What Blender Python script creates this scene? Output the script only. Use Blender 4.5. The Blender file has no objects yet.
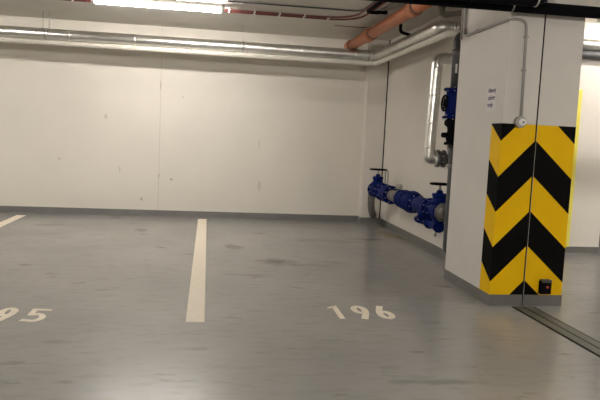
import bpy, bmesh, math, random
from mathutils import Vector, Matrix
random.seed(4)
C = bpy.context.scene.collection
V = Vector
PI = math.pi

# ------------------------------------------------------------------ materials
def mat(name, col, rough=.6, metal=0., bump=0., bscale=40, var=0., vscale=3, emit=None, estr=0, spec=.5):
    m = bpy.data.materials.new(name); m.use_nodes = True
    nt = m.node_tree; b = nt.nodes['Principled BSDF']
    b.inputs['Base Color'].default_value = (*col, 1); b.inputs['Roughness'].default_value = rough
    b.inputs['Metallic'].default_value = metal; b.inputs['Specular IOR Level'].default_value = spec
    tc = nt.nodes.new('ShaderNodeTexCoord')
    if bump:
        n = nt.nodes.new('ShaderNodeTexNoise'); n.inputs['Scale'].default_value = bscale; n.inputs['Detail'].default_value = 4
        nt.links.new(tc.outputs['Object'], n.inputs['Vector'])
        u = nt.nodes.new('ShaderNodeBump'); u.inputs['Strength'].default_value = bump; u.inputs['Distance'].default_value = .01
        nt.links.new(n.outputs['Fac'], u.inputs['Height']); nt.links.new(u.outputs['Normal'], b.inputs['Normal'])
    if var:
        n = nt.nodes.new('ShaderNodeTexNoise'); n.inputs['Scale'].default_value = vscale; n.inputs['Detail'].default_value = 5
        nt.links.new(tc.outputs['Object'], n.inputs['Vector'])
        r = nt.nodes.new('ShaderNodeValToRGB'); e = r.color_ramp.elements
        e[0].position = .3; e[1].position = .7
        e[0].color = (*[c*(1-var) for c in col], 1); e[1].color = (*[min(1, c*(1+var)) for c in col], 1)
        nt.links.new(n.outputs['Fac'], r.inputs['Fac']); nt.links.new(r.outputs['Color'], b.inputs['Base Color'])
    if emit:
        b.inputs['Emission Color'].default_value = (*emit, 1); b.inputs['Emission Strength'].default_value = estr
    return m

def floor_material():
    m = bpy.data.materials.new('floor_epoxy'); m.use_nodes = True
    nt = m.node_tree; b = nt.nodes['Principled BSDF']; L = nt.links.new
    N = lambda t, **k: nt.nodes.new(t)
    tc = N('ShaderNodeTexCoord')
    def noise(scale, det, sc=(1, 1, 1), loc=(0, 0, 0)):
        mp = N('ShaderNodeMapping'); mp.inputs['Scale'].default_value = sc; mp.inputs['Location'].default_value = loc
        L(tc.outputs['Object'], mp.inputs['Vector'])
        n = N('ShaderNodeTexNoise'); n.inputs['Scale'].default_value = scale; n.inputs['Detail'].default_value = det
        L(mp.outputs['Vector'], n.inputs['Vector']); return n.outputs['Fac']
    def ramp(f, p0, p1, c0, c1):
        r = N('ShaderNodeValToRGB'); e = r.color_ramp.elements
        e[0].position = p0; e[1].position = p1; e[0].color = (*c0, 1); e[1].color = (*c1, 1); L(f, r.inputs['Fac']); return r.outputs['Color']
    def mul(a, bb, fac=1., mode='MULTIPLY'):
        x = N('ShaderNodeMixRGB'); x.blend_type = mode
        if isinstance(fac, float): x.inputs[0].default_value = fac
        else: L(fac, x.inputs[0])
        L(a, x.inputs[1])
        if isinstance(bb, tuple): x.inputs[2].default_value = (*bb, 1)
        else: L(bb, x.inputs[2])
        return x.outputs[0]
    base = ramp(noise(.9, 6), .3, .7, FLOOR0, FLOOR1)
    # fine wear and scattered tyre smudges
    base = mul(base, ramp(noise(9, 8, (.6, 1.6, 1)), .25, .5, (.86, .85, .83), (1, 1, 1)))
    base = mul(base, ramp(noise(4.2, 6, (.7, 1.6, 1), (3.1, 1.7, 0)), .26, .38, (.62, .6, .56), (1, 1, 1)))
    # stains with a shape of their own: (x, y, rx, ry, colour, strength)
    wob = noise(5, 6)
    for (x, y, rx, ry, c, s) in STAINS:
        mp = N('ShaderNodeMapping'); mp.vector_type = 'POINT'
        mp.inputs['Location'].default_value = (-x/rx, -y/ry, 0); mp.inputs['Scale'].default_value = (1/rx, 1/ry, 0)
        L(tc.outputs['Object'], mp.inputs['Vector'])
        ln = N('ShaderNodeVectorMath'); ln.operation = 'LENGTH'; L(mp.outputs['Vector'], ln.inputs[0])
        ad = N('ShaderNodeMath'); ad.operation = 'MULTIPLY_ADD'; L(wob, ad.inputs[0]); ad.inputs[1].default_value = 2.2; L(ln.outputs['Value'], ad.inputs[2])
        mr = N('ShaderNodeMapRange'); mr.inputs['From Min'].default_value = 1.35; mr.inputs['From Max'].default_value = 2.3
        mr.inputs['To Min'].default_value = s; mr.inputs['To Max'].default_value = 0
        L(ad.outputs[0], mr.inputs['Value'])
        base = mul(base, c, mr.outputs['Result'])
    L(base, b.inputs['Base Color'])
    rr = N('ShaderNodeMapRange'); rr.inputs['To Min'].default_value = .21; rr.inputs['To Max'].default_value = .27
    L(noise(1.7, 5), rr.inputs['Value']); L(rr.outputs['Result'], b.inputs['Roughness'])
    u = N('ShaderNodeBump'); u.inputs['Strength'].default_value = .05; u.inputs['Distance'].default_value = .003
    L(noise(35, 3), u.inputs['Height']); L(u.outputs['Normal'], b.inputs['Normal'])
    return m

FLOOR0, FLOOR1 = (.232, .229, .216), (.286, .281, .264)
STAINS = [(.84, 7.44, .22, .2, (.34, .32, .27), .9), (1.2, 7.3, .3, .08, (.6, .58, .53), .7), (.40, 8.41, .12, .2, (.34, .32, .29), .9),
          (.44, 6.72, .25, .06, (.6, .58, .55), .7), (1.74, 9.06, .5, .12, (.52, .5, .44), .8), (2.45, 9.3, .35, .12, (.55, .53, .48), .7),
          (2.93, 9.7, .16, .5, (.75, .5, .16), .9), (-2.3, 10.0, .35, .15, (.66, .64, .6), .6), (-.94, 9.7, .1, .17, (.3, .29, .27), .9),
          (-1.0, 4.5, .14, .06, (.6, .58, .55), .6), (-.05, 4.35, .12, .05, (.6, .58, .55), .6), (-3.0, 8.2, .3, .3, (.7, .68, .64), .6),
          (1.25, 3.72, .12, .05, (.5, .48, .45), .7), (1.6, 3.7, .2, .05, (.55, .53, .5), .7)]

M = {}
def make_materials():
    M['wall'] = mat('wall_paint', (.645, .61, .55), .75, bump=.15, bscale=25, var=.025, vscale=1.3)
    M['pillar'] = mat('pillar_paint', (.565, .54, .495), .7, bump=.2, bscale=30, var=.03, vscale=2)
    M['ceil'] = mat('ceiling_paint', (.60, .575, .52), .85, bump=.25, bscale=30, var=.05, vscale=2)
    M['floor'] = floor_material()
    M['skirt'] = mat('skirting_epoxy', (.13, .127, .118), .4, var=.1, vscale=4)
    M['line'] = mat('marking_paint', (.74, .67, .54), .6, var=.05, vscale=14)
    M['yellow'] = mat('safety_yellow', (.72, .43, .002), .5, var=.03, vscale=5, spec=.12)
    M['black'] = mat('safety_black', (.003, .003, .003), .7, spec=.05)
    M['lemon'] = mat('lemon_paint', (.75, .66, .10), .5)
    M['foil'] = mat('aluminium_foil', (.72, .71, .68), .3, 1., bump=.35, bscale=18, var=.08, vscale=9)
    M['foil_band'] = mat('foil_tape', (.8, .79, .76), .4, 1.)
    M['cream'] = mat('cream_pipe', (.62, .59, .52), .5, bump=.1, bscale=20)
    M['steel'] = mat('galvanised_steel', (.42, .41, .39), .42, .7, var=.15, vscale=20)
    M['darkpipe'] = mat('dark_grey_pipe', (.07, .07, .072), .5, .2, var=.15, vscale=9)
    M['greycast'] = mat('grey_cast_iron', (.13, .122, .108), .55, .2, var=.2, vscale=12)
    M['blue'] = mat('blue_enamel', (.001, .008, .085), .5, bump=.2, bscale=40, var=.2, vscale=10, spec=.08)
    M['bolt'] = mat('bolt_zinc', (.5, .5, .48), .35, .9)
    M['rubber'] = mat('black_rubber', (.003, .003, .004), .8, bump=.1, bscale=60, spec=.08)
    M['orange'] = mat('orange_pvc', (.40, .125, .045), .45, var=.08, vscale=6)
    M['red'] = mat('red_conduit', (.15, .035, .03), .55)
    M['greypvc'] = mat('grey_pvc', (.30, .285, .26), .5)
    M['white'] = mat('white_plastic', (.7, .69, .66), .45)
    M['paper'] = mat('paper', (.60, .575, .56), .8)
    M['ink'] = mat('purple_ink', (.07, .05, .14), .7)
    M['redlamp'] = mat('red_lens', (.4, .03, .02), .3)
    M['tube'] = mat('lamp_diffuser', (.9, .9, .88), .4, emit=(1, .94, .88), estr=LAMP*.84)
    M['tube3'] = mat('lamp_diffuser_lane', (.9, .9, .88), .4, emit=(1, .94, .88), estr=LAMP*1.15)
    M['tube2'] = mat('lamp_diffuser_dim', (.9, .9, .88), .4, emit=(1, .93, .86), estr=LAMP*.26)
    M['joint'] = mat('joint_filler', (.012, .010, .008), .9, spec=.1)
    M['chan'] = mat('aluminium_profile', (.11, .11, .085), .5, .3, var=.15, vscale=12)
LAMP = 75.0
def wall_specks(m, spots):
    nt = m.node_tree; b = nt.nodes['Principled BSDF']; L = nt.links.new
    tc = nt.nodes.new('ShaderNodeTexCoord'); base = b.inputs['Base Color'].links[0].from_socket
    for (x, z, rx, rz, s) in spots:
        mp = nt.nodes.new('ShaderNodeMapping'); mp.inputs['Location'].default_value = (-x/rx, 0, -z/rz); mp.inputs['Scale'].default_value = (1/rx, 0, 1/rz)
        L(tc.outputs['Object'], mp.inputs['Vector'])
        ln = nt.nodes.new('ShaderNodeVectorMath'); ln.operation = 'LENGTH'; L(mp.outputs['Vector'], ln.inputs[0])
        mr = nt.nodes.new('ShaderNodeMapRange'); mr.inputs['From Min'].default_value = .3; mr.inputs['From Max'].default_value = 1
        mr.inputs['To Min'].default_value = s; mr.inputs['To Max'].default_value = 0; L(ln.outputs['Value'], mr.inputs['Value'])
        x_ = nt.nodes.new('ShaderNodeMixRGB'); x_.blend_type = 'MULTIPLY'; x_.inputs[2].default_value = (.35, .32, .28, 1)
        L(mr.outputs['Result'], x_.inputs[0]); L(base, x_.inputs[1]); base = x_.outputs[0]
    L(base, b.inputs['Base Color'])
make_materials()
M['wallj'] = mat('wall_joint_filler', (.42, .39, .34), .9)
M['wallb'] = mat('wall_paint_back', (.65, .615, .545), .75, bump=.15, bscale=25, var=.025, vscale=1.3)
wall_specks(M['wallb'], [(-1.745, 1.70, .03, .06, .45), (-.62, .66, .025, .025, .9), (-.84, 2.28, .015, .12, .6), (-1.12, .3, .03, .04, .6), (-.83, .72, .02, .05, .5),
    (.9, 1.35, .015, .1, .35), (.93, .6, .04, .12, .3), (-2.5, .95, .04, .03, .3), (-1.5, .8, .02, .08, .3), (-.45, 2.1, .02, .02, .4)])

# ------------------------------------------------------------------ mesh helpers
def box(bm, a, b, mi=0):
    x0, y0, z0 = [min(p, q) for p, q in zip(a, b)]; x1, y1, z1 = [max(p, q) for p, q in zip(a, b)]
    v = [bm.verts.new(p) for p in ((x0,y0,z0),(x1,y0,z0),(x1,y1,z0),(x0,y1,z0),(x0,y0,z1),(x1,y0,z1),(x1,y1,z1),(x0,y1,z1))]
    for f in ((3,2,1,0),(4,5,6,7),(0,1,5,4),(1,2,6,5),(2,3,7,6),(3,0,4,7)):
        bm.faces.new([v[i] for i in f]).material_index = mi
def frame(d):
    d = d.normalized(); a = V((0,0,1)) if abs(d.z) < .9 else V((1,0,0))
    u = d.cross(a).normalized(); return u, d.cross(u).normalized()
def lathe(bm, o, d, prof, n=20, mi=0):
    """revolve (distance, radius) pairs about the axis through o along d"""
    o, d = V(o), V(d).normalized(); u, w = frame(d); rings = []
    for t, r in prof:
        rings.append([bm.verts.new(o+d*t+(u*math.cos(2*PI*k/n)+w*math.sin(2*PI*k/n))*max(r, 1e-4)) for k in range(n)])
    for a, b in zip(rings, rings[1:]):
        for k in range(n):
            f = bm.faces.new((a[k], a[(k+1)%n], b[(k+1)%n], b[k])); f.smooth = True; f.material_index = mi
    bm.faces.new(rings[0][::-1]).material_index = mi; bm.faces.new(rings[-1]).material_index = mi
def cyl(bm, a, b, r, n=16, mi=0):
    a, b = V(a), V(b); lathe(bm, a, b-a, [(0, r), ((b-a).length, r)], n, mi)
def path(pts, bend=0., seg=7):
    """round the corners of a polyline"""
    pts = [V(p) for p in pts]
    if not bend: return pts
    out = [pts[0]]
    for i in range(1, len(pts)-1):
        p = pts[i]; a = (pts[i-1]-p); b = (pts[i+1]-p); r = min(bend, a.length*.49, b.length*.49)
        A = p+a.normalized()*r; B = p+b.normalized()*r
        for k in range(seg+1):
            t = k/seg; out.append(A.lerp(p, t).lerp(p.lerp(B, t), t))
    out.append(pts[-1]); return out
def tube(bm, pts, r, bend=0., n=14, seg=7, mi=0):
    P = path(pts, bend, seg); rings = []; u = None
    for i, p in enumerate(P):
        t = (P[min(i+1, len(P)-1)]-P[max(i-1, 0)]).normalized()
        if u is None: u, _ = frame(t)
        u = (u-t*u.dot(t)).normalized(); w = t.cross(u)
        rings.append([bm.verts.new(p+(u*math.cos(2*PI*k/n)+w*math.sin(2*PI*k/n))*r) for k in range(n)])
    for a, b in zip(rings, rings[1:]):
        for k in range(n):
            f = bm.faces.new((a[k], a[(k+1)%n], b[(k+1)%n], b[k])); f.smooth = True; f.material_index = mi
    bm.faces.new(rings[0][::-1]).material_index = mi; bm.faces.new(rings[-1]).material_index = mi
def torus(bm, o, d, R, r, n=28, m=8):
    o, d = V(o), V(d).normalized(); u, w = frame(d); rings = []
    for k in range(n):
        c = u*math.cos(2*PI*k/n)+w*math.sin(2*PI*k/n)
        rings.append([bm.verts.new(o+c*(R+r*math.cos(2*PI*j/m))+d*r*math.sin(2*PI*j/m)) for j in range(m)])
    for k in range(n):
        for j in range(m):
            f = bm.faces.new((rings[k][j], rings[(k+1)%n][j], rings[(k+1)%n][(j+1)%m], rings[k][(j+1)%m])); f.smooth = True
def prism(bm, poly, z0, z1, mi=0):
    a = [bm.verts.new((x, y, z0)) for x, y in poly]; b = [bm.verts.new((x, y, z1)) for x, y in poly]
    n = len(poly); bm.faces.new(a[::-1]).material_index = mi; bm.faces.new(b).material_index = mi
    for k in range(n): bm.faces.new((a[k], a[(k+1)%n], b[(k+1)%n], b[k])).material_index = mi

def obj(name, fn, m, parent=None, origin=None, bevel=0, **tags):
    """one mesh object; fn(bm) draws in world coordinates"""
    bm = bmesh.new(); fn(bm)
    bmesh.ops.recalc_face_normals(bm, faces=bm.faces)
    o0 = V(origin) if origin is not None else V((0, 0, 0))
    base = V((0, 0, 0)); q = parent
    while q is not None: base += q.location; q = q.parent
    bm.transform(Matrix.Translation(-(o0 if parent is None else base)))
    me = bpy.data.meshes.new(name); bm.to_mesh(me); bm.free()
    for x in (m if isinstance(m, (list, tuple)) else [m]): me.materials.append(x)
    o = bpy.data.objects.new(name, me); C.objects.link(o)
    if parent is None: o.location = o0
    else: o.parent = parent
    if bevel:
        b = o.modifiers.new('bevel', 'BEVEL'); b.width = bevel; b.segments = 2; b.limit_method = 'ANGLE'
    for k, v in tags.items(): o[k] = v
    return o
def thing(name, loc, label, cat, group=None):
    o = bpy.data.objects.new(name, None); o.empty_display_size = .1; C.objects.link(o); o.location = loc
    o['label'] = label; o['category'] = cat
    if group: o['group'] = group
    return o
def struct(name, fn, m, parent=None): return obj(name, fn, m, parent, kind='structure')

# ------------------------------------------------------------------ room
YB, ZC, XR = 11.3, 3.27, 3.125
struct('floor', lambda bm: box(bm, (-9, -8, -.2), (9.5, 14, 0)), M['floor'])
struct('ceiling', lambda bm: box(bm, (-9, -8, ZC), (9.5, 14, ZC+.2)), M['ceil'])
def back(bm):
    box(bm, (-9, YB, 0), (-.838, YB+.25, ZC)); box(bm, (-.832, YB, 0), (XR, YB+.25, ZC))
    box(bm, (-.838, YB+.003, 0), (-.832, YB+.25, ZC), 1)
struct('wall_back', back, [M['wallb'], M['wallj']])
struct('wall_corner', lambda bm: (box(bm, (2.765, 11.08, 0), (XR-.02, YB, ZC)), box(bm, (XR-.02, 11.1, 0), (XR, YB, ZC))), M['wall'])
struct('trim_1', lambda bm: box(bm, (XR-.02, 11.078, 0), (XR, 11.1, ZC)), M['joint'])
struct('wall_right', lambda bm: box(bm, (XR, 6.69, 0), (3.40, YB+.25, ZC)), M['wall'])
struct('wall_beyond', lambda bm: box(bm, (3.40, 8.39, 0), (5.66, 8.65, ZC)), M['wall'])
struct('wall_far', lambda bm: (box(bm, (5.66, 13.6, 0), (9.5, 14, ZC)), box(bm, (5.4, 8.65, 0), (5.66, 13.6, ZC))), M['wall'])
struct('wall_east', lambda bm: box(bm, (9.3, -8, 0), (9.5, 13.6, ZC)), M['wall'])
struct('wall_west', lambda bm: box(bm, (-9, -8, 0), (-8.8, YB, ZC)), M['wall'])
struct('wall_front', lambda bm: box(bm, (-8.8, -8, 0), (9.3, -7.8, ZC)), M['wall'])
SK = .112
def cove(p, q, nrm):
    """painted upstand: thin strip with a small sloping foot"""
    def f(bm):
        (x0, y0), (x1, y1) = p, q; nx, ny = nrm
        prof = [(0, .001), (.03, .001), (.012, .02), (.005, SK), (0, SK)]
        A = [bm.verts.new((x0+nx*d, y0+ny*d, z)) for d, z in prof]; B = [bm.verts.new((x1+nx*d, y1+ny*d, z)) for d, z in prof]
        n = len(prof); bm.faces.new(A); bm.faces.new(B[::-1])
        for k in range(n): bm.faces.new((A[k], B[k], B[(k+1)%n], A[(k+1)%n]))
    return f
struct('baseboard_back', cove((-8.8, YB), (2.765, YB), (0, -1)), M['skirt'])
struct('baseboard_corner', lambda bm: (cove((2.765, YB), (2.765, 11.08), (-1, 0))(bm), cove((2.755, 11.08), (XR, 11.08), (0, -1))(bm)), M['skirt'])
struct('baseboard_right', cove((XR, 11.08), (XR, 6.69), (-1, 0)), M['skirt'])
struct('baseboard_beyond', cove((3.40, 8.39), (5.66, 8.39), (0, -1)), M['skirt'])

# pillar in two halves with an open joint between them
PX0, PX1, PY0, PY1 = 2.67, 3.40, 5.55, 6.69
SX0, SX1 = 2.999, 3.014
pil = thing('concrete_pillar', (3.03, 6.1, 0), 'white concrete pillar with black and yellow chevrons and a dark vertical joint', 'pillar')
obj('pillar_shaft', lambda bm: (box(bm, (PX0, PY0, 0), (SX0, PY1, ZC)), box(bm, (SX1, PY0, 0), (PX1, PY1, ZC))), M['pillar'], pil)
obj('joint_filler', lambda bm: box(bm, (SX0, PY0+.001, 0), (SX1, PY1, ZC)), M['joint'], pil)
def skirt_p(bm):
    e = .006
    box(bm, (PX0-e, PY0-e, 0.001), (SX0, PY0, SK-.004)); box(bm, (SX1, PY0-e, 0.001), (PX1+e, PY0, SK-.004))
    box(bm, (PX0-e, PY0, 0.001), (PX0, PY1, SK-.004)); box(bm, (PX1, PY0, .001), (PX1+e, PY1, SK-.004))
obj('skirting', skirt_p, M['skirt'], pil)
# hazard chevrons: painted bands, cut per strip between valley and apex
def chevrons(bm):
    zt, zb = 1.714, SK-.004
    APX = 3.008; rise = .345
    def zb_(n, frac): return 1.55-.33*n + rise*frac*1.02
    def strip(p, q, fp, fq):
        # p, q: (x, y) ends of a vertical strip; fp, fq: 0 at valley, 1 at apex
        for n in range(-3, 7):
            up = (zb_(n, fp), zb_(n, fq)); lo = (zb_(n+1, fp), zb_(n+1, fq))
            poly = [(0, lo[0]), (1, lo[1]), (1, up[1]), (0, up[0])]
            for lim, sgn in ((zt, 1), (zb, -1)):
                out = []
                for i in range(len(poly)):
                    a, b = poly[i], poly[(i+1) % len(poly)]
                    ia, ib = (a[1]-lim)*sgn <= 0, (b[1]-lim)*sgn <= 0
                    if ia: out.append(a)
                    if ia != ib:
                        t = (lim-a[1])/(b[1]-a[1]); out.append((a[0]+(b[0]-a[0])*t, lim))
                poly = out
                if len(poly) < 3: break
            if len(poly) < 3: continue
            vs = [bm.verts.new((p[0]+(q[0]-p[0])*s, p[1]+(q[1]-p[1])*s, z)) for s, z in poly]
            bm.faces.new(vs).material_index = n % 2      # even: yellow below boundary 0
    y = PY0-.004; x = PX0-.004
    strip((x, PY0+.215), (x, y), .44, 0)
    fl = lambda X: (X-x)/(APX-x)
    strip((x, y), (SX0-.001, y), 0, fl(SX0-.001))
    fr = lambda X: (PX1-X)/(PX1-APX)
    strip((SX1+.001, y), (PX1, y), fr(SX1+.001), 0)
obj('chevron_marking', chevrons, [M['yellow'], M['black']], pil)

# expansion joint profile in the floor
ch = thing('floor_joint_cover', (2.98, 2.5, 0), 'long grey-green metal joint cover in the floor running from the pillar foot', 'joint cover')
Y0, Y1 = -7.8, 5.5
obj('cover_strip', lambda bm: (box(bm, (2.90, Y0, .001), (2.985, Y1, .006)), box(bm, (3.0, Y0, .001), (3.085, Y1, .006))), M['chan'], ch)
for a in (2.88, 2.985, 3.085):
    obj('rubber_seal', lambda bm: box(bm, (a, Y0, .0005), (a+.017, Y1, .004)), M['joint'], ch)

# ------------------------------------------------------------------ floor markings
def bay_line(x, y0, y1, w, label):
    obj('parking_line', lambda bm: box(bm, (x-w/2, y0, .0005), (x+w/2, y1, .0025)), M['line'], origin=(x, (y0+y1)/2, 0), label=label, category='parking line', group='parking bay lines')
bay_line(-.058, 4.98, 11.1, .148, 'straight cream painted bay line between the two numbered parking bays')
bay_line(-3.02, 4.98, 10.98, .148, 'cream painted bay line cut by the left picture edge near the back wall')
RIB = [0]
def ribbon(bm, pts, w, z0=.0005, z1=.0025):
    pts = [V((*p, 0)) for p in pts]; L, R = [], []
    for i, p in enumerate(pts):
        t = (pts[min(i+1, len(pts)-1)]-pts[max(i-1, 0)]).normalized(); nrm = V((-t.y, t.x, 0))
        L.append(p+nrm*w/2); R.append(p-nrm*w/2)
    RIB[0] = (RIB[0]+1) % 4; z1 = z1+.0004*RIB[0]
    rows = [[bm.verts.new((q.x, q.y, z)) for q, z in ((R[i], z0), (R[i], z1), (L[i], z1), (L[i], z0))] for i in range(len(pts))]
    for a, b in zip(rows, rows[1:]):
        for k in range(4): bm.faces.new((a[k], a[(k+1)%4], b[(k+1)%4], b[k]))
    bm.faces.new(rows[0][::-1]); bm.faces.new(rows[-1])
def arc(cx, cy, rx, ry, a0, a1, n=14): return [(cx+rx*math.cos(math.radians(a0+(a1-a0)*k/n)), cy+ry*math.sin(math.radians(a0+(a1-a0)*k/n))) for k in range(n+1)]
W = .055
def d1(bm, f):
    for q in ([(0,.325),(.012,.345),(.06,.41),(.07,.41),(.07,.345),(.035,.335)], [(.05,.0),(.098,.0),(.098,.41),(.05,.41)]):
        prism(bm, [f(*p) for p in q], .0005, .0025)
def rib(bm, f, pts, w=W): ribbon(bm, [f(*p) for p in pts], w)
def d9(bm, f):
    rib(bm, f, arc(.068,.285,.046,.10,-62,-345)); rib(bm, f, arc(.068,.285,.046,.10,28,-12,6)+[(.112,.235),(.098,.16),(.05,.0)], .06)
def d6(bm, f): d9(bm, lambda x, y: f(.138-x, .41-y))
def d5(bm, f):
    rib(bm, f, [(.03,.365),(.165,.345)], .04); rib(bm, f, [(.035,.385),(.035,.19)], .045)
    rib(bm, f, [(.02,.205),(.09,.222)], .045); rib(bm, f, arc(.08,.125,.062,.095,88,-100), .048); rib(bm, f, [(.075,.03),(.0,.055)], .045)
def number(name, x, y, digs, k, label):
    t = thing(name, (x, y, 0), label, 'floor number', 'painted bay numbers')
    for dx, fn, nm in digs:
        obj('painted_digit', lambda bm: fn(bm, lambda a, b: (x+dx+a, y+b*k)), M['line'], t)
number('bay_number', 1.09, 5.085, [(0, d1, 1), (.215, d9, 9), (.415, d6, 6)], 1.0, 'cream stencilled bay number 196 on the grey floor')
number('bay_number', -1.88, 4.965, [(0, d1, 1), (.27, d9, 9), (.495, d5, 5)], .96, 'cream stencilled bay number ending in 95 at the left edge')

# ------------------------------------------------------------------ ceiling lamps
def lamp(x, y, L, label, rot=False, z=3.2, m='tube'):
    t = thing('tube_light', (x, y, z), label, 'ceiling light', 'tube lights on the garage ceiling')
    dx, dy = (0, L/2) if rot else (L/2, 0)
    wx, wy = (.05, 0) if rot else (0, .05)
    obj('housing', lambda bm: box(bm, (x-dx-wx, y-dy-wy, z+.02), (x+dx+wx, y+dy+wy, ZC-.001)), M['white'], t, bevel=.008)
    def dif(bm):
        a = V((x-dx, y-dy, z)); b = V((x+dx, y+dy, z)); cyl(bm, a+(b-a)*.02, b-(b-a)*.02, .045, 16)
    obj('diffuser', dif, M[m], t)
    for s in (-1, 1):
        def cap(bm):
            c = V((x+s*dx, y+s*dy, z)); d = V((s*dx, s*dy, 0)).normalized(); cyl(bm, c-d*L*.02, c+d*.01, .05, 16)
        obj('end_cap', cap, M['white'], t)
    return t
lamp(-.72, 9.04, 1.75, 'bright white tube light at the top edge above the two bays')
lamp(6.1, 7.75, 2.3, 'bright white tube light right of the pillar at the right edge', m='tube2')
lamp(-5.6, 8.85, 1.75, 'tube light on the ceiling beyond the left picture edge')
for i, (x, y) in enumerate(((-4.5, 1.2), (0.2, .1), (6.4, 4.6), (-2.5, -4), (4, -4))):  # lamp right of the pillar is added, unseen, to brighten wall and floor
    lamp(x, y, 1.75, ['tube light over the driving lane at its left end', 'tube light over the driving lane behind the camera', 'added unseen tube light brightening the wall and floor right of the pillar',
                      'tube light at the rear left of the garage', 'tube light at the rear right of the garage'][i], m='tube3')

# ------------------------------------------------------------------ insulated pipes
def bands(parent, pts_dirs, r, name='pipe_band', m=None, w=.02):
    for p, d in pts_dirs:
        p, d = V(p), V(d); obj(name, lambda bm: cyl(bm, p-d*w/2, p+d*w/2, r, 20), m or M['foil_band'], parent)
t = thing('insulated_pipe', (0, 10.6, 2.905), 'thick silver foil-wrapped pipe along the back wall and round the corner', 'pipe')
YP, ZP, XP = 10.6, 2.922, 2.775
obj('pipe_run', lambda bm: tube(bm, [(-8.7, YP, ZP), (XP, YP, ZP), (XP, 7.66, ZP), (XR-.002, 7.66, ZP)], .086, .08, 20), M['foil'], t)
bands(t, [((x, YP, ZP), (1, 0, 0)) for x in (-3.6, -2.2, -1.2, -.35, .55, 1.5, 2.4)]+[((XP, y, ZP), (0, 1, 0)) for y in (9.9, 9.1, 8.4)], .0885)
bands(t, [((2.90, 7.66, ZP), (1, 0, 0)), ((2.94, 7.66, ZP), (1, 0, 0)), ((2.98, 7.66, ZP), (1, 0, 0))], .09, w=.015)
t = thing('cream_pipe', (0, 10.6, 2.765), 'thinner cream pipe running just below the silver pipe', 'pipe')
obj('pipe_run', lambda bm: tube(bm, [(-8.7, YP, 2.793), (XP-.02, YP, 2.793), (XP-.02, 7.30, 2.793), (XR-.002, 7.30, 2.793)], .04, .07, 18), M['cream'], t)
for i, x in enumerate((-6.4, -2.56, .51, 2.62)):
    h = thing('pipe_hanger', (x, YP, 2.70), ['pipe hanger beyond the left picture edge', 'twin-rod pipe hanger left of the bright lamp',
        'single-rod pipe hanger right of the bright lamp', 'single-rod pipe hanger beside the orange pipe end'][i], 'pipe hanger', 'rod hangers of the back pipes')
    for dx in ((-.045, .045) if i == 1 else (0,)):
        obj('threaded_rod', lambda bm: cyl(bm, (x+dx, YP, ZP+.086), (x+dx, YP, ZC), .006, 8), M['steel'], h)
    obj('clamp_ring', lambda bm: lathe(bm, (x-.0125, YP, ZP), (1, 0, 0), [(0, .089), (.025, .089)], 20), M['steel'], h)

# vertical silver pipe with elbows into the wall
VX, VY = 2.805, 7.75
t = thing('insulated_riser', (VX, VY, 1.35), 'vertical silver foil-wrapped pipe in the niche beside the pillar', 'pipe')
obj('pipe_run', lambda bm: tube(bm, [(XR, VY, 2.56), (VX, VY, 2.56), (VX-.03, VY, 1.31), (2.87, VY, 1.31)], .072, .09, 20), M['foil'], t)
bands(t, [((VX, VY, z), (0, 0, 1)) for z in (2.45,)], .0735)
bands(t, [((VX-.03*(2.56-z)/1.25, VY, z), (0, 0, 1)) for z in (2.1, 1.75, 1.45)], .0735)
obj('end_ring', lambda bm: lathe(bm, (2.845, VY, 1.31), (1, 0, 0), [(0, .095), (.03, .095)], 24), M['foil_band'], t)
t = thing('flanged_coupling', (2.88, VY, 1.31), 'dark grey bolted coupling at the foot of the vertical silver pipe', 'pipe coupling')
obj('coupling_body', lambda bm: lathe(bm, (2.876, VY, 1.31), (1, 0, 0), [(0, .11), (.03, .11), (.031, .075), (.075, .075), (.076, .11), (.105, .11), (.106, .06), (.24, .06)], 24), M['darkpipe'], t)
def bolts(parent, c, d, R, n, l, r=.008):
    c, d = V(c), V(d).normalized(); u, w = frame(d)
    for k in range(n):
        p = c+(u*math.cos(2*PI*(k+.5)/n)+w*math.sin(2*PI*(k+.5)/n))*R
        obj('bolt', lambda bm: cyl(bm, p-d*l/2, p+d*l/2, r, 6), M['bolt'], parent)
bolts(t, (2.926, VY, 1.31), (1, 0, 0), .095, 8, .125)

# dark grey standpipe close to the pillar, with its own valve
GX, GY = 2.757, 6.98
t = thing('grey_standpipe', (GX, GY, 0), 'dark grey vertical pipe close to the pillar edge, bending into the wall at its top', 'pipe')
obj('pipe_run', lambda bm: (tube(bm, [(XR, GY, .25), (GX+.035, GY, .25), (GX+.035, GY, 1.3), (GX, GY, 1.49)], .05, .07, 20), tube(bm, [(GX, GY, 2.13), (GX, GY, 2.72), (XR-.002, GY, 2.72)], .055, .08, 20)), M['darkpipe'], t)
obj('pipe_collar', lambda bm: cyl(bm, (GX, GY, 2.50), (GX, GY, 2.56), .062, 20), M['greycast'], t)
obj('pipe_collar', lambda bm: cyl(bm, (GX+.035, GY, 1.22), (GX+.035, GY, 1.27), .06, 20), M['greycast'], t)
obj('pipe_label', lambda bm: box(bm, (GX-.03, GY-.0565, 2.30), (GX-.012, GY-.045, 2.4)), M['white'], t)

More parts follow.
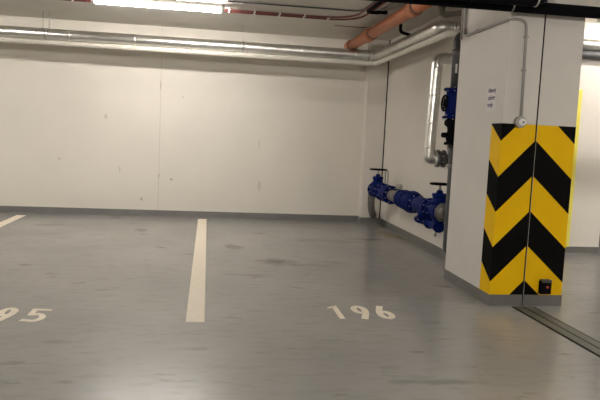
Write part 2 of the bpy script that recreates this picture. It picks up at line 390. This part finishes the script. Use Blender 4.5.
def gate_valve(c, axis, stem, R, label, half=.16, wheel=.14, group='blue gate valves', bon=1.0):
    """flanged gate valve: axis = pipe direction, stem = direction of the handwheel"""
    c, a, s = V(c), V(axis).normalized(), V(stem).normalized()
    t = thing('gate_valve', c, label, 'valve', group)
    def body(bm):
        lathe(bm, c-a*half, a, [(0, R), (.024, R), (.028, R*.72), (half*.6, R*.8), (half, R*.95), (half*1.4, R*.8), (2*half-.028, R*.72), (2*half-.024, R), (2*half, R)], 24)
        lathe(bm, c, s, [(0, R*.75), (.10*bon, R*.75)], 20)
    obj('valve_body', body, M['blue'], t)
    obj('bonnet', lambda bm: lathe(bm, c+s*.10*bon, s, [(0, R*.85), (.03, R*.85), (.035, R*.68), (.09*bon, R*.62), (.095*bon, R*.7), (.135*bon, R*.7), (.14*bon, R*.35), (.18*bon, R*.25)], 20), M['blue'], t)
    h = R*.2+.0; top = .10*bon+.18*bon
    obj('stem', lambda bm: cyl(bm, c+s*top, c+s*(top+.09), .013, 10), M['steel'], t)
    def wh(bm):
        o = c+s*(top+.075); torus(bm, o, s, wheel, .012); lathe(bm, o-s*.015, s, [(0, .028), (.03, .028)], 14)
        u, w = frame(s)
        for k in range(5):
            d = u*math.cos(2*PI*k/5)+w*math.sin(2*PI*k/5); cyl(bm, o+d*.02, o+d*wheel, .009, 8)
    obj('handwheel', wh, M['black'], t)
    for e in (-1, 1): bolts(t, c+a*e*(half-.012), a, R*.82, 8, .05)
    return t
AX, AZ = 2.78, .69
gate_valve((AX, 10.12, AZ), (0, 1, 0), (0, 0, 1), .125, 'blue gate valve with black handwheel nearest the back corner', half=.17, wheel=.135, bon=.95)
# elbow below the first valve into the wall foot
t = thing('pipe_elbow', (AX, 10.4, .2), 'rust-grey curved pipe dropping from the corner valve to the wall foot', 'pipe')
obj('pipe_run', lambda bm: tube(bm, [(AX, 10.30, AZ), (AX, 10.47, AZ), (AX, 10.47, .36), (2.87, 10.62, .2), (2.99, 11.08, .19)], .06, .14, 18), M['greycast'], t)

def flanged(name, y0, y1, R, mname, label, cat, pr=.065, ring=True, n=8):
    t = thing(name, (AX, (y0+y1)/2, AZ-R), label, cat)
    L = y1-y0
    obj('body', lambda bm: lathe(bm, (AX, y0, AZ), (0, 1, 0), [(0, R), (.025, R), (.028, pr*1.25), (L*.3, pr*1.3), (L*.5, pr*1.55), (L*.7, pr*1.3), (L-.028, pr*1.25), (L-.025, R), (L, R)], 24), M[mname], t)
    if ring:
        bolts(t, (AX, y0+.012, AZ), (0, 1, 0), R*.8, n, .05); bolts(t, (AX, y1-.012, AZ), (0, 1, 0), R*.8, n, .05)
    return t
flanged('check_valve', 9.28, 9.76, .14, 'blue', 'short blue flanged check valve right of the corner gate valve', 'valve', .09)
t = flanged('pipe_spool', 8.78, 9.26, .085, 'greycast', 'grey pipe piece between the blue flanged valves', 'pipe', .062, True, 6)
t2 = thing('air_vent', (AX, 8.93, AZ+.07), 'small pale grey cap standing on the grey pipe piece', 'vent')
obj('stub', lambda bm: cyl(bm, (AX, 8.93, AZ+.075), (AX, 8.93, AZ+.12), .018, 12), M['greycast'], t2)
obj('cap', lambda bm: lathe(bm, (AX, 8.93, AZ+.12), (0, 0, 1), [(0, .03), (.01, .05), (.05, .052), (.075, .03), (.08, .01)], 18), M['greypvc'], t2)
flanged('expansion_joint', 8.49, 8.76, .13, 'blue', 'blue flanged joint before the long strainer', 'pipe joint', .09)
t = thing('collar_ring', (AX, 8.6, AZ-.1), 'pale grey ring between two blue flanges', 'pipe ring')
obj('ring', lambda bm: lathe(bm, (AX, 8.435, AZ), (0, 1, 0), [(0, .118), (.05, .118)], 24), M['greycast'], t)
flanged('butterfly_valve', 8.18, 8.43, .135, 'blue', 'blue flanged piece left of the strainer with the slanted leg', 'valve', .1)
# strainer with slanted leg
t = thing('strainer', (AX, 7.85, AZ-.3), 'blue strainer with a slanted leg pointing down to the left', 'strainer')
def sb(bm):
    lathe(bm, (AX, 7.56, AZ), (0, 1, 0), [(0, .13), (.028, .13), (.03, .09), (.15, .105), (.3, .105), (.45, .105), (.57, .09), (.572, .13), (.6, .13)], 24)
    lathe(bm, (AX, 7.75, AZ), (0, .25, -1), [(0, .095), (.17, .09)], 20)
obj('strainer_body', sb, M['blue'], t)
obj('leg_flange', lambda bm: lathe(bm, V((AX, 7.75, AZ))+V((0, .25, -1)).normalized()*.165, (0, .25, -1), [(0, .125), (.03, .125), (.032, .05), (.05, .04)], 20), M['blue'], t)
obj('drain_plug', lambda bm: cyl(bm, V((AX, 7.75, AZ))+V((0, .25, -1)).normalized()*.2, V((AX, 7.75, AZ))+V((0, .25, -1)).normalized()*.25, .018, 8), M['bolt'], t)
bolts(t, (AX, 7.574, AZ), (0, 1, 0), .107, 8, .05); bolts(t, (AX, 8.146, AZ), (0, 1, 0), .107, 8, .05)
bolts(t, V((AX, 7.75, AZ))+V((0, .25, -1)).normalized()*.18, (0, .25, -1), .105, 8, .05)
gate_valve((AX, 7.30, AZ), (0, 1, 0), (0, 0, 1), .128, 'blue gate valve with black handwheel half hidden behind the pillar edge', half=.15, wheel=.115, bon=.9)
# second lower blue branch
t = thing('drain_valve', (2.74, 7.35, .45), 'small blue drain valve hanging under the gate valve by the pillar', 'valve')
obj('drain_body', lambda bm: (cyl(bm, (AX, 7.36, AZ-.10), (AX, 7.36, .48), .045, 16), lathe(bm, (AX, 7.60, .50), (0, -1, 0), [(0, .07), (.03, .07), (.035, .05), (.2, .055), (.3, .05), (.33, .07), (.36, .07)], 18)), M['blue'], t)
obj('spindle', lambda bm: cyl(bm, (AX, 7.36, .44), (AX, 7.36, .37), .014, 10), M['bolt'], t)
# big grey elbow
t = thing('grey_elbow', (AX, 7.1, .6), 'grey round pipe end joining the blue valves to the vertical pipe', 'pipe elbow')
obj('elbow', lambda bm: lathe(bm, (AX, 7.145, AZ), (0, -1, 0), [(0, .11), (.03, .11), (.035, .085), (.08, .08), (.11, .06)], 24), M['greycast'], t)
# inline valve on the standpipe
gate_valve((GX, GY, 1.96), (0, 0, 1), (-1, 0, 0), .125, 'dark blue valve on the grey vertical pipe beside the pillar', half=.17, wheel=.085, bon=.14)
t = thing('black_fitting', (GX, GY, 1.49), 'black bulky pipe fitting below the dark blue valve', 'pipe fitting')
obj('fitting_body', lambda bm: lathe(bm, (GX, GY, 1.49), (0, 0, 1), [(0, .085), (.03, .085), (.035, .06), (.1, .075), (.16, .055), (.2, .06), (.23, .095), (.27, .095), (.3, .06)], 20), M['rubber'], t)
obj('side_port', lambda bm: cyl(bm, (GX-.05, GY, 1.6), (GX-.12, GY-.02, 1.6), .03, 12), M['rubber'], t)
t = thing('grey_pipe', (2.9, 7.85, 3.2), 'grey bent pipe at the ceiling above the end of the silver pipe', 'pipe')
obj('pipe_run', lambda bm: tube(bm, [(2.86, 7.85, ZC-.001), (2.86, 7.85, 3.11), (XR-.002, 7.5, 3.11)], .035, .06, 16), M['greypvc'], t)
obj('pipe_collar', lambda bm: cyl(bm, (2.86, 7.85, 3.20), (2.86, 7.85, 3.235), .045, 16), M['greycast'], t)
# thin vertical hose at the wall behind the corner valve
obj('thin_tube', lambda bm: tube(bm, [(XR-.011, 10.86, .45), (XR-.011, 10.86, .98), (XR-.011, 10.7, .98), (XR-.011, 10.7, .5)], .01, .05, 8), M['greypvc'], origin=(XR-.011, 10.8, .45),
    label='thin grey tube looped up the wall behind the corner valve', category='tube')

# ------------------------------------------------------------------ orange pipe
OX, OZ, OR = 2.40, 3.15, .085
t = thing('orange_pipe', (2.45, 9, 3.1), 'orange plastic drain pipe with collars under the ceiling', 'pipe')
oa, ob = V((2.36, 10.9, 3.09)), V((2.47, 5.2, 3.14))
od = (ob-oa).normalized()
obj('pipe_run', lambda bm: cyl(bm, oa, ob, OR, 24), M['orange'], t)
for s, l, g in ((0, .1, .016), (1.1, .3, .018), (3.2, .14, .018)):
    p = oa+od*s; obj('socket_collar', lambda bm: lathe(bm, p, od, [(0, OR+g), (l, OR+g), (l+.03, OR+.002)], 24), M['orange'], t)
    obj('pipe_clamp', lambda bm: lathe(bm, p+od*(l+.04), od, [(0, OR+.008), (.025, OR+.008)], 24), M['darkpipe'], t)
obj('open_end', lambda bm: cyl(bm, oa-od*.004, oa+od*.002, OR-.012, 20), M['joint'], t)

# ------------------------------------------------------------------ red conduits and ceiling cables
for k, (yy, zz, lab) in enumerate(((9.40, 3.245, 'upper of the two thin red conduits bending across the ceiling'), (9.26, 3.245, 'lower of the two thin red conduits, nearer the tube light'))):
    xb = 2.12-.10*k
    t = thing('red_conduit', (0, yy, zz), lab, 'conduit', 'red conduits on the ceiling')
    obj('conduit_run', lambda bm: tube(bm, [(-8.7, yy, zz), (xb, yy, zz), (xb+.1, 5.6, zz)], .013, .5, 10, 10), M['red'], t)
    for i in range(24):
        x = -6.6+.36*i
        obj('conduit_clip', lambda bm: box(bm, (x-.012, yy-.022, zz-.017), (x+.012, yy+.022, ZC)), M['white'], t)
for k, (yy, lab, mm) in enumerate(((8.72, 'thin dark cable crossing the ceiling right of the tube light', 'darkpipe'), (7.98, 'thin dark cable crossing the ceiling at the top picture edge', 'darkpipe'))):
    obj('ceiling_cable', lambda bm: tube(bm, [(.2 if k == 0 else -3, yy, 3.255), (2.02+.05*k, yy, 3.255), (2.06+.05*k, 7.2, 3.255)], .010, .12, 8), M[mm], origin=(.2, yy, 3.255), label=lab, category='cable')
obj('ceiling_cable', lambda bm: tube(bm, [(1.9, 9.98, 3.262), (2.5, 9.98, 3.262)], .006, 0, 8), M['red'], origin=(1.9, 9.98, 3.262), label='fine reddish cable just beyond the red conduits near the orange pipe', category='cable')
for k, x in enumerate((2.28, 2.37)):
    obj('grey_conduit', lambda bm: tube(bm, [(x-.1, 8.75, 3.25), (x, 8.4, 3.25), (x+.1, 5.6, 3.25)], .014, .2, 10), M['greypvc'], origin=(x, 8.4, 3.25),
        label=['left grey conduit beside the red bend on the ceiling', 'right grey conduit beside the red bend on the ceiling'][k], category='conduit')
t = thing('black_hose', (2.2, 8.3, 3.2), 'black flexible hose crossing the ceiling towards the orange pipe', 'hose')
obj('hose_run', lambda bm: tube(bm, [(2.06, 7.2, 3.205), (2.04, 8.45, 3.205), (2.12, 8.50, 3.205), (2.31, 8.42, 3.205)], .022, .08, 12), M['rubber'], t)
for x in (2.18, 2.27):
    obj('cable_tie', lambda bm: cyl(bm, (x, 8.475-(x-2.18)*.42, 3.205), (x+.014, 8.469-(x-2.18)*.42, 3.205), .027, 12), M['rubber'], t)
t = thing('black_bracket', (2.62, 8.9, 3.0), 'black hooked pipe bracket between the orange and the silver pipe', 'bracket')
obj('hook', lambda bm: tube(bm, [(2.60, 8.75, ZC), (2.60, 8.75, 3.02), (2.74, 8.72, 2.985)], .022, .05, 10), M['rubber'], t)

# ------------------------------------------------------------------ black foam covered pipes in front of the pillar top
t = thing('black_pipe', (3, 5.44, 2.7), 'long black foam-covered pipe crossing the pillar top', 'pipe')
obj('pipe_run', lambda bm: cyl(bm, (-1, 5.44, 2.742), (9.2, 5.44, 2.742), .052, 20), M['rubber'], t)
bands(t, [((x, 5.44, 2.742), (1, 0, 0)) for x in (.6, 2.62, 4.6)], .0535, 'silver_clip', M['steel'], .012)
t = thing('black_pipe', (2, 5.3, 2.7), 'upper black foam-covered pipe that ends above the pillar', 'pipe')
obj('pipe_run', lambda bm: tube(bm, [(-1, 5.28, 2.775), (2.78, 5.28, 2.775), (2.88, 5.28, 2.88), (2.88, 5.28, ZC-.002)], .062, .07, 20), M['rubber'], t)
bands(t, [((2.76, 5.28, 2.775), (1, 0, 0)), ((.9, 5.28, 2.775), (1, 0, 0))], .0635, 'silver_clip', M['steel'], .014)

# ------------------------------------------------------------------ conduit, socket, paper and box on the pillar
XS = PX0-.018
t = thing('pillar_conduit', (2.83, PY0-.02, 1.78), 'grey conduit looping over the pillar corner and down to the socket', 'conduit')
obj('conduit_run', lambda bm: tube(bm, [(XS, 6.56, ZC), (XS, 6.56, 2.64), (XS, 5.535, 2.65), (2.822, 5.532, 2.65), (2.838, 5.532, 1.77)], .0135, .09, 12), M['greypvc'], t)
for p, d in (((XS, 6.2, 2.643), 'y'), ((2.829, 5.532, 2.2), 'z'), ((2.826, 5.532, 2.5), 'z')):
    q = V(p)
    obj('conduit_clip', (lambda bm: box(bm, q-V((.016, .008, .017)), q+V((.018, .008, .017)))) if d == 'y' else (lambda bm: box(bm, q-V((.017, .016, .008)), q+V((.017, .018, .008)))), M['greypvc'], t)
obj('thin_conduit', lambda bm: tube(bm, [(XS, 6.64, ZC), (XS, 6.64, 2.62)], .012, 0, 10), M['greypvc'], origin=(XS, 6.64, 2.62), label='short grey conduit dropping at the far edge of the pillar side', category='conduit')
t = thing('junction_socket', (2.83, PY0-.03, 1.73), 'round grey socket at the top edge of the chevrons', 'socket')
obj('socket_body', lambda bm: lathe(bm, (2.832, PY0-.0045, 1.732), (0, -1, 0), [(0, .054), (.03, .054), (.04, .046)], 24), M['greypvc'], t)
obj('socket_lid', lambda bm: lathe(bm, (2.842, PY0-.0445, 1.732), (0, -1, 0), [(0, .034), (.008, .034), (.012, .028)], 24), M['white'], t)
obj('socket_pin', lambda bm: cyl(bm, (2.846, PY0-.056, 1.73), (2.846, PY0-.06, 1.73), .009, 12), M['darkpipe'], t)
t = thing('black_box', (3.21, PY0-.02, .195), 'small black box low on the yellow chevrons', 'box')
obj('box_case', lambda bm: box(bm, (3.155, PY0-.055, .125), (3.265, PY0-.0045, .255)), M['rubber'], t, bevel=.008)
obj('box_lid', lambda bm: box(bm, (3.160, PY0-.068, .238), (3.260, PY0-.0045, .265)), M['darkpipe'], t, bevel=.006)
obj('red_indicator', lambda bm: cyl(bm, (3.222, PY0-.055, .195), (3.222, PY0-.060, .195), .012, 12), M['redlamp'], t)

# paper notice on the pillar side, three printed lines
t = thing('paper_notice', (PX0-.002, 5.87, 1.95), 'small white paper notice with three lines of text on the pillar side', 'notice')
obj('sheet', lambda bm: box(bm, (PX0-.0025, 5.71, 1.83), (PX0-.0005, 5.92, 2.07)), M['paper'], t)
for i, s in enumerate(('Hlavný', 'uzáver', 'vody')):
    cu = bpy.data.curves.new('line', 'FONT'); cu.body = s; cu.size = .06; cu.extrude = .0004; cu.align_x = 'LEFT'; cu.offset = .0012
    tmp = bpy.data.objects.new('tmp', cu); me = bpy.data.meshes.new_from_object(tmp); bpy.data.objects.remove(tmp)
    me.materials.append(M['ink'])
    me.transform(Matrix.Translation((PX0-.0032, 5.895, 2.01-.068*i)) @ Matrix(((0, 0, -1, 0), (-1, 0, 0, 0), (0, 1, 0, 0), (0, 0, 0, 1))))
    me.transform(Matrix.Translation(-t.location))
    o = bpy.data.objects.new('printed_line', me); C.objects.link(o); o.parent = t

# ------------------------------------------------------------------ beyond the pillar
obj('edge_guard', lambda bm: box(bm, (5.10, 8.34, SK), (5.165, 8.389, 2.345)), M['lemon'], origin=(5.13, 8.37, SK), bevel=.004,
    label='narrow upright yellow guard strip right of the pillar against the bright wall', category='guard strip')
t = thing('insulated_pipe', (5, 8.1, 2.95), 'silver pipe above the bright wall right of the pillar', 'pipe')
obj('pipe_run', lambda bm: tube(bm, [(3.42, 8.29, 2.955), (9.2, 8.29, 2.955)], .072, 0, 20), M['foil'], t)
bands(t, [((x, 8.29, 2.955), (1, 0, 0)) for x in (4.2, 5.35, 6.4)], .0745)
t = thing('dark_band', (5, 8.3, 2.83), 'dark grey round band under the silver pipe right of the pillar', 'pipe')  # dark round bar added along the dark band below the silver pipe
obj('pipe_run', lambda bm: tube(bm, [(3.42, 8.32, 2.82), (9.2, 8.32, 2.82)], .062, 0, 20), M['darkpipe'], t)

# ------------------------------------------------------------------ world, camera
w = bpy.data.worlds.new('World'); bpy.context.scene.world = w; w.use_nodes = True
w.node_tree.nodes['Background'].inputs[0].default_value = (.02, .02, .02, 1)
w.node_tree.nodes['Background'].inputs[1].default_value = .3
cam = bpy.data.cameras.new('camera'); co = bpy.data.objects.new('camera', cam); C.objects.link(co)
F, PIT, ROL, YAW = 634.3, math.radians(5.65), math.radians(2.654), math.radians(8.44)
fwd = V((math.sin(YAW)*math.cos(PIT), math.cos(YAW)*math.cos(PIT), -math.sin(PIT)))
rt = V((math.cos(YAW), -math.sin(YAW), 0)); up = rt.cross(fwd)
r2 = rt*math.cos(ROL)+up*math.sin(ROL); u2 = -rt*math.sin(ROL)+up*math.cos(ROL)
co.matrix_world = Matrix(((r2.x, u2.x, -fwd.x, 0), (r2.y, u2.y, -fwd.y, 0), (r2.z, u2.z, -fwd.z, 1.5), (0, 0, 0, 1)))
cam.sensor_width = 36; cam.lens = F/600*36; cam.clip_start = .05
sc = bpy.context.scene; sc.camera = co
sc.view_settings.view_transform = 'Standard'; sc.view_settings.look = 'None'
sc.view_settings.exposure = 1.15; sc.view_settings.gamma = 1; sc.view_settings.use_curve_mapping = False
sc.cycles.max_bounces = 10; sc.cycles.diffuse_bounces = 6; sc.cycles.sample_clamp_indirect = 6
